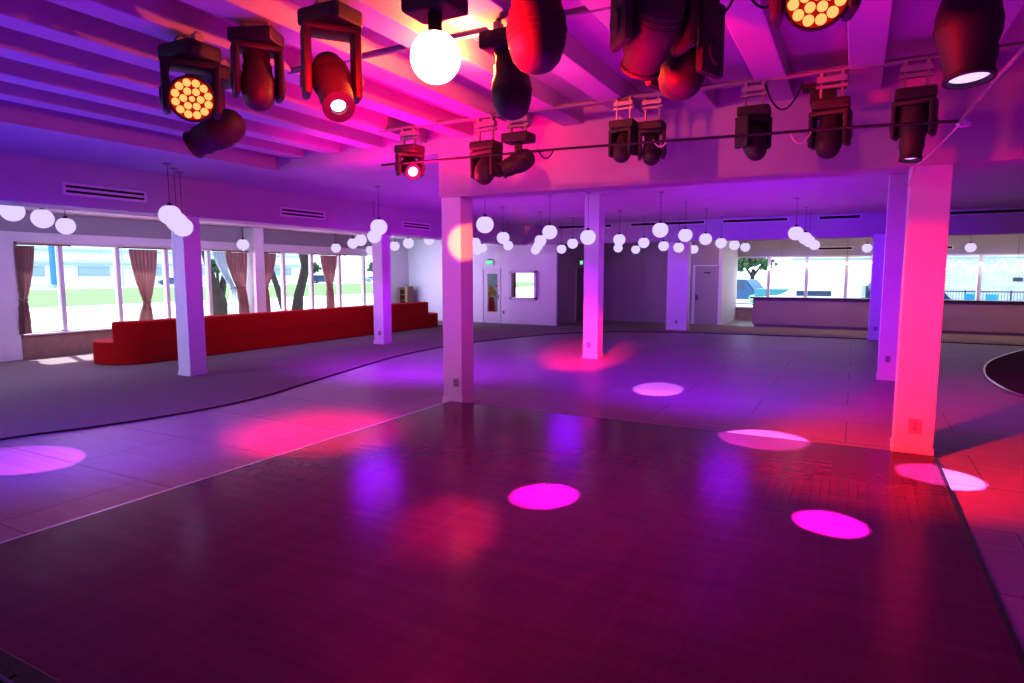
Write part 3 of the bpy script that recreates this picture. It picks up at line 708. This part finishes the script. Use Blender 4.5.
car('white car whose roof shows just above the bar', (-2.3, 37.5, -.2), PI+.1, M['carwhite'])
car('dark blue car whose window shows above the bar beside the blue-lit column', (2.6, 35.2, -.2), .1, M['cardark'], True)
def tree(label, loc, trunk, blobs, m=M['leaf'], branches=()):
    t = thing('tree', label, 'tree', loc)
    q = MB(); q.tube([p for p, r in trunk], [r for p, r in trunk], 10)
    for b in branches: q.tube([p for p, r in b], [r for p, r in b], 8)
    q.build('trunk', M['bark'], t, smooth=True)
    if blobs:
        q = MB()
        for c, r in blobs:
            for k in range(26):
                d = Vector((random.gauss(0, 1), random.gauss(0, 1), random.gauss(0, 1))).normalized()*r*random.uniform(.5, 1)
                q.blob((c[0]+d.x, c[1]+d.y, c[2]+d.z*.7), r*.26, 1, .25)
        q.build('foliage', m, t)
tree('thick forked tree trunk close outside, right of the white window pier', (-27.6, 26.2, -.2), [((0, -.3, 0), .34), ((.05, -.2, .9), .27), ((.1, .1, 1.8), .24), ((.0, .5, 2.7), .26), ((-.1, .6, 3.4), .26)],
     [((0, 1.2, 6.5), 2.2)], branches=([((0, .4, 2.4), .18), ((-.6, 1.5, 4), .15), ((-.8, 2.4, 5.5), .12)], [((0, .4, 2.5), .18), ((.3, -.3, 4), .15), ((.4, -.6, 5.5), .12)]))
tree('leaning dark trunk outside between the pier and the thick forked tree', (-31, 27.5, -.2), [((0, .5, 0), .19), ((0, .1, 1.3), .17), ((0, -.5, 2.8), .16), ((0, -1.0, 4.5), .14)], [((0, -1.4, 6.5), 1.8)])
tree('dark tree trunk outside left of the sheer curtain', (-24.5, 18.5, -.2), [((0, .2, 0), .42), ((0, .1, 1.0), .3), ((.0, -.2, 1.9), .16), ((0, -.6, 3.4), .14)], [((0, -.8, 5.2), 1.6)], branches=([((0, .1, 1.0), .2), ((0, .45, 2.2), .12), ((0, .8, 3.6), .08)],))
tree('leafy tree far outside at the left end of the bar windows', (-19.3, 145, -.2), [((0, 0, 0), .5), ((0, 0, 1.5), .42), ((.2, 0, 3), .4)], [((-1.5, 0, 4), 2.0), ((1.5, 0, 4.2), 2.0), ((0, .5, 5.4), 2.0), ((3.2, 0, 4.3), 1.7), ((-3, 0, 4.3), 1.6)], branches=([((0, 0, 1.4), .3), ((-1.5, 0, 3.5), .15)], [((0, 0, 1.4), .3), ((1.6, 0, 3.6), .15)]))
for i, (x, y, lab) in enumerate(((-101, 98.7, 'distant tree beyond the two farthest left panes'), (-101, 76.5, 'small distant tree above the second window pane'), (-106, 125, 'distant tree beside the farther left column'))):
    tree(lab, (x, y, -.2), [((0, 0, 0), .3), ((0, 0, 2.5), .22)], [((0, 0, 3.6), 1.8), ((.8, .6, 3.2), 1.3)], M['leaf'])
t = thing('utility_cabinet', 'teal utility cabinet outside just left of the cream building', 'cabinet', (-3.95, 41.5, -.2))
m = MB(); m.box(-1.35, 1.35, -.5, .5, 0, 1.25, .03); m.build('cabinet_body', M['teal'], t)
m = MB(); m.box(.35, .6, -.52, -.49, .55, .85); m.build('warning_plate', M['carwhite'], t)
t = thing('planter', 'low green hedge clump outside beside the dark off-road car', 'plant', (-5.55, 45, -.2))
m = MB()
for k in range(14): m.blob((random.uniform(-.5, .5), random.uniform(-.3, .3), random.uniform(.2, .6)), .25, 1, .2)
m.build('foliage', M['hedge'], t)
t = thing('gate_post', 'grey post outside at the left edge of the bar windows', 'post', (-6.2, 37.5, -.2))
m = MB(); m.box(-.22, .22, -.2, .2, 0, 1.55, .02); m.build('post_shaft', M['bgrey'], t)
t = building('cream building outside behind the bar windows', -3.6, 1.0, 44, 50, 6.5, M['cream'], None)
m = MB(); m.box(-2.3, 2.3, -3.05, -3, 3.0, 3.1); m.build('fascia', M['bgrey'], t); m = MB(); m.box(-1.2, -.1, -3.05, -3, .1, 2.3); m.build('side_door', M['bwhite'], t)
t = building('white painted brick building outside behind the right-hand windows', 1.0, 30, 43.5, 52, 6.5, M['brick'], None)
m = MB(); m.box(-14.5, 14.5, -4.3, -4.25, 3.0, 3.06); m.build('fascia', M['bgrey'], t); m = MB(); m.box(-7.9, -7.5, -4.32, -4.25, 1.75, 1.95); m.build('wall_lamp', M['iron'], t)
t = thing('railing', 'black iron railing outside behind the right-hand windows', 'railing', (6, 38, -.2))
m = MB(); m.box(-3, 6, -.02, .02, 1.28, 1.33); m.box(-3, 6, -.02, .02, .15, .19); m.build('rail', M['iron'], t)
for k in range(6):
    m = MB(); m.box(-3+1.8*k-.03, -3+1.8*k+.03, -.03, .03, 0, 1.36); m.build('post', M['iron'], t)
m = MB()
for k in range(75): m.box(-3+.12*k-.008, -3+.12*k+.008, -.008, .008, .17, 1.3)
m.build('balusters', M['iron'], t)['kind'] = 'stuff'
for x, lab in ((4.92, 'blue plastic chair outside, left of the right window mullion'), (5.8, 'blue plastic chair outside, right of the right window mullion')):
    t = thing('patio_chair', lab, 'chair', (x, 37.3, -.2), PI, 'blue patio chairs')
    m = MB(); m.box(-.22, .22, -.22, .22, .42, .47, .01); m.build('seat', M['chairblue'], t)
    m = MB(); m.box(-.22, .22, -.24, -.2, .5, 1.2, .01); m.build('backrest', M['chairblue'], t)
    for sx in (-1, 1):
        for sy in (-1, 1): MB().box(.19*sx-.02, .19*sx+.02, .19*sy-.02, .19*sy+.02, 0, .44).build('leg', M['chairblue'], t)
# behind the small panes
t = thing('tied_curtain', 'red curtain behind the small pass window', 'curtain', (-12.03, 22.6, 0))
bm = MB(); bm.tube([(-.16, 0, 2.2), (-.16, 0, .9)], .09, 8); bm.tube([(.0, 0.03, 2.2), (.0, 0.03, .9)], .09, 8); bm.build('cloth', M['pot'], t, smooth=True)
t = thing('flower_vase', 'yellow flowers in a tall red vase behind the glazed door', 'vase', (-13.45, 23.3, 0))
MB().lathe([(0, 0.0), (.13, 0), (.16, .2), (.17, .6), (.12, .9), (.1, 1.0), (0, 1.0)], 16).build('vase', M['pot'], t, smooth=True)
m = MB()
for k in range(16): m.blob((random.uniform(-.2, .2), random.uniform(-.15, .15), 1.05+random.uniform(0, .4)), .085, 1, .2)
m.build('blossoms', M['yellow'], t)

# ------------------------------------------------------------------ world and lights
wd = bpy.data.worlds.new('World'); bpy.context.scene.world = wd; wd.use_nodes = True
bg = wd.node_tree.nodes['Background']; bg.inputs[0].default_value = (.8, .86, 1, 1); bg.inputs[1].default_value = 2.2
def light(kind, name, loc, energy, col, size=.1, to=None, angle=None, blend=.2, sizey=None):
    d = bpy.data.lights.new(name, kind); d.energy = energy; d.color = col
    if kind == 'SPOT': d.spot_size = math.radians(angle); d.spot_blend = blend; d.shadow_soft_size = size
    elif kind == 'POINT': d.shadow_soft_size = size
    elif kind == 'AREA':
        d.size = size
        if sizey: d.shape = 'RECTANGLE'; d.size_y = sizey
    elif kind == 'SUN': d.angle = math.radians(.6)
    o = bpy.data.objects.new(name, d); C.objects.link(o); o.location = loc
    if to is not None:
        o.rotation_euler = (Vector(to)-Vector(loc)).to_track_quat('-Z', 'Y').to_euler()
    return o
light('SUN', 'sun', (-40, 30, 40), 9.0, (1, .97, .9), to=(-40+.62, 30-.2, 40-.85))
def portal(loc, to, sx, sy):
    o = light('AREA', 'window_portal', loc, 1, (1, 1, 1), sx, to, sizey=sy); o.data.cycles.is_portal = True
portal((-17.3, 14.2, 1.64), (0, 14.2, 1.64), 13.4, 2.3)
portal((2.2, 29.15, 1.6), (2.2, 0, 1.6), 13.6, 2.3)
MAG, VIO, BLU, PNK, RED = (.85, .0, 1), (.42, .0, 1), (.13, .0, 1), (1, .0, .3), (1, .02, .02)
# hard round pools from the spot heads
def pool(src, tgt, dia, e, col):
    d = (Vector(tgt)-Vector(src)).length
    light('SPOT', 'spot_pool', src, e, col, .03, tgt, math.degrees(2*math.atan(dia/2/d)), .06)
pool((-2.1, 6.9, 3.1), (-2.33, 4.98, .04), .58, 9000, (1, .02, .9))
pool((-2.4, 6.9, 3.1), (-2.9, 10.75, 0), .85, 2800, (1, .33, .95))
pool((.53, 4.6, 3.05), (-.07, 5.45, .04), .53, 7000, (1, .03, .9))
pool((-1, 7.0, 3.0), (-.87, 7.98, .02), 1.05, 1800, (1, .22, .95))
pool((.4, 7.1, 3.0), (.82, 7.33, .02), .75, 2000, (1, .3, 1))
pool((-4.6, 3.6, 3.0), (-7.75, 3.42, 0), 1.0, 1900, (.75, .12, 1))
# the red beam from the blinding lamp over the right column, and another to the middle column
light('SPOT', 'red_beam', (-2.1, 3.2, 3.2), 5600, (1, .012, .008), .1, (1.25, 8.9, 0), 41, .75)
light('SPOT', 'red_beam', (-3.4, 6.2, 3.0), 15000, (1, .012, .012), .12, (-5.8, 14.6, -.1), 17, .8)
light('SPOT', 'amber_gobo', (-2.5, 2.6, 1.7), 6500, (1, .21, .01), .02, (-5.13, 8.1, 2.44), 5.6, .5)
light('SPOT', 'red_floor', (-3.9, 4.4, 3.2), 3000, (1, .0, .12), .1, (-5.75, 5.75, 0), 38, 1)
light('SPOT', 'red_floor', (-4.2, 7.6, 3.1), 2600, (1, .0, .12), .05, (-2.75, 4.0, 0), 12, 1)
# added lights imitating the lamp's glare on the ceiling and nearby fixtures
light('POINT', 'glare_fill', (-3.0, 4.8, 3.78), 190, (1, .19, .035), .05)
light('POINT', 'glare_fill', (-2.9, 5.3, 3.4), 25, (1, .0, .12), .1)
light('SPOT', 'glare_fill', (-5.0, 6.8, 3.1), 260, (1, .0, .14), .2, (-4.7, 6.8, 4.2), 165, .6)
light('SPOT', 'glare_fill', (-6.6, 7.5, 3.0), 90, (1, .0, .4), .2, (-6.6, 7.9, 4.2), 165, .6)
light('SPOT', 'glare_fill', (-2.45, 2.85, 3.2), 420, (1, .012, .02), .2, (-3.38, 3.55, 3.3), 42, .6)
light('SPOT', 'glare_fill', (-2.3, 2.9, 3.15), 1000, (1, .005, .02), .12, (-1.72, 3.5, 3.4), 55, .6)
light('SPOT', 'glare_fill', (-1.6, 3.2, 2.9), 260, (1, .005, .02), .12, (-1.1, 4.3, 3.35), 34, .7)
# upward areas added to imitate floor bounce, then broad colour washes
light('AREA', 'bounce_fill', (-1.2, 4.0, .12), 170, (.7, 0, 1), 5.5, (-1.2, 4.0, 4), sizey=5)
light('AREA', 'bounce_fill', (-8.0, 2.5, .12), 200, (.07, .0, 1), 4.5, (-8.0, 2.5, 4), sizey=7)
light('AREA', 'bounce_fill', (-1.8, 16.5, .12), 190, (.6, .0, .95), 3.4, (-1.8, 16.5, 4), sizey=9)
light('AREA', 'bounce_fill', (-8.4, 14.5, .12), 170, (.6, .0, .95), 4, (-8.4, 14.5, 4), sizey=9)
light('AREA', 'bounce_fill', (4, 8, .12), 50, (.9, .0, .75), 5, (4, 8, 4), sizey=12)
light('SPOT', 'wash', (-7.4, 8.9, 3.3), 1400, (.48, 0, 1), .15, (-8.2, 12.5, 0), 120, 1)
light('SPOT', 'wash', (-2.6, 8.9, 3.3), 1100, (.32, 0, .9), .15, (-1.8, 12.5, 0), 110, 1)
light('SPOT', 'wash', (3.0, 8.9, 3.3), 350, (.56, 0, .6), .15, (3.0, 13, .2), 110, 1)
light('SPOT', 'wash', (-1.5, 4.5, 3.0), 230, (.9, 0, .75), .15, (-2, 4.2, 0), 140, 1)
light('SPOT', 'wash', (-3.0, 5.0, 3.0), 110, (.33, 0, .85), .12, (-5.6, 8.3, 1), 70, 1)
light('SPOT', 'wash', (-5.6, 3.0, 3.1), 700, (.17, .06, 1), .15, (-9, 4.5, 0), 95, 1)
light('SPOT', 'wash', (1.5, 4.5, 3.1), 70, (.5, 0, .9), .15, (2.5, 5, 0), 110, 1)
light('SPOT', 'wash', (-2.0, 8.9, 3.3), 2900, (.06, 0, 1), .1, (-1.5, 22, 2.6), 50, 1)
for a_, b_, e in (((-9.9, 11.6, 3.15), (-3.8, 4.45, 0), 110), ((-2.6, 16, 3.2), (-1, 6.2, 0), 65), ((-7.8, 18.2, 3.2), (-3, 7, 0), 80)):
    light('SPOT', 'added_violet_streak', a_, e, (.3, 0, 1), .6, b_, 26, 1)  # added lamps whose reflections draw violet streaks on the dance floor
# added fills imitating daylight, then the warm cove strip behind the back beam
light('AREA', 'daylight_fill', (-16.6, 14.2, 1.6), 190, (1, .42, 1), 12.8, (0, 14.2, 1.2), sizey=2)
light('AREA', 'daylight_fill', (-16.3, 19.2, 1.8), 52, (.62, .88, 1.1), 2, (-14.2, 22.3, 1.8), sizey=2)
light('AREA', 'daylight_fill', (-16.5, 1.0, 1.8), 460, (.7, .74, 1), 5, (-11, 6.5, 1.2), sizey=2)  # added fill beside a solid wall, no window here
light('AREA', 'cove_and_fill_strip', (2.2, 22.6, 3.2), 200, (1, .68, .6), 13, (2.2, 30, 2.2), sizey=.15)
light('AREA', 'cove_and_fill_strip', (-12.15, 10.5, 3.25), 125, (.58, .6, 1), 12, (-17, 10.5, 2.3), sizey=.15)  # added strip imitating bounce on the left window wall, no cove lamp here

# ------------------------------------------------------------------ camera and view
cd = bpy.data.cameras.new('Camera'); cd.lens = 36*637/1024; cd.sensor_width = 36; cd.clip_end = 500
co = bpy.data.objects.new('Camera', cd); C.objects.link(co); co.location = (0, 0, 2)
co.rotation_euler = (math.radians(90-6.138), 0, math.radians(28.163))
sc = bpy.context.scene; sc.camera = co
sc.view_settings.view_transform = 'Standard'; sc.view_settings.look = 'None'; sc.view_settings.exposure = .26; sc.view_settings.gamma = .73
sc.cycles.use_denoising = True
sc.cycles.max_bounces = 6; sc.cycles.diffuse_bounces = 3; sc.cycles.glossy_bounces = 3; sc.cycles.transparent_max_bounces = 8
sc.cycles.sample_clamp_indirect = 6
sc.cycles.caustics_reflective = False; sc.cycles.caustics_refractive = False
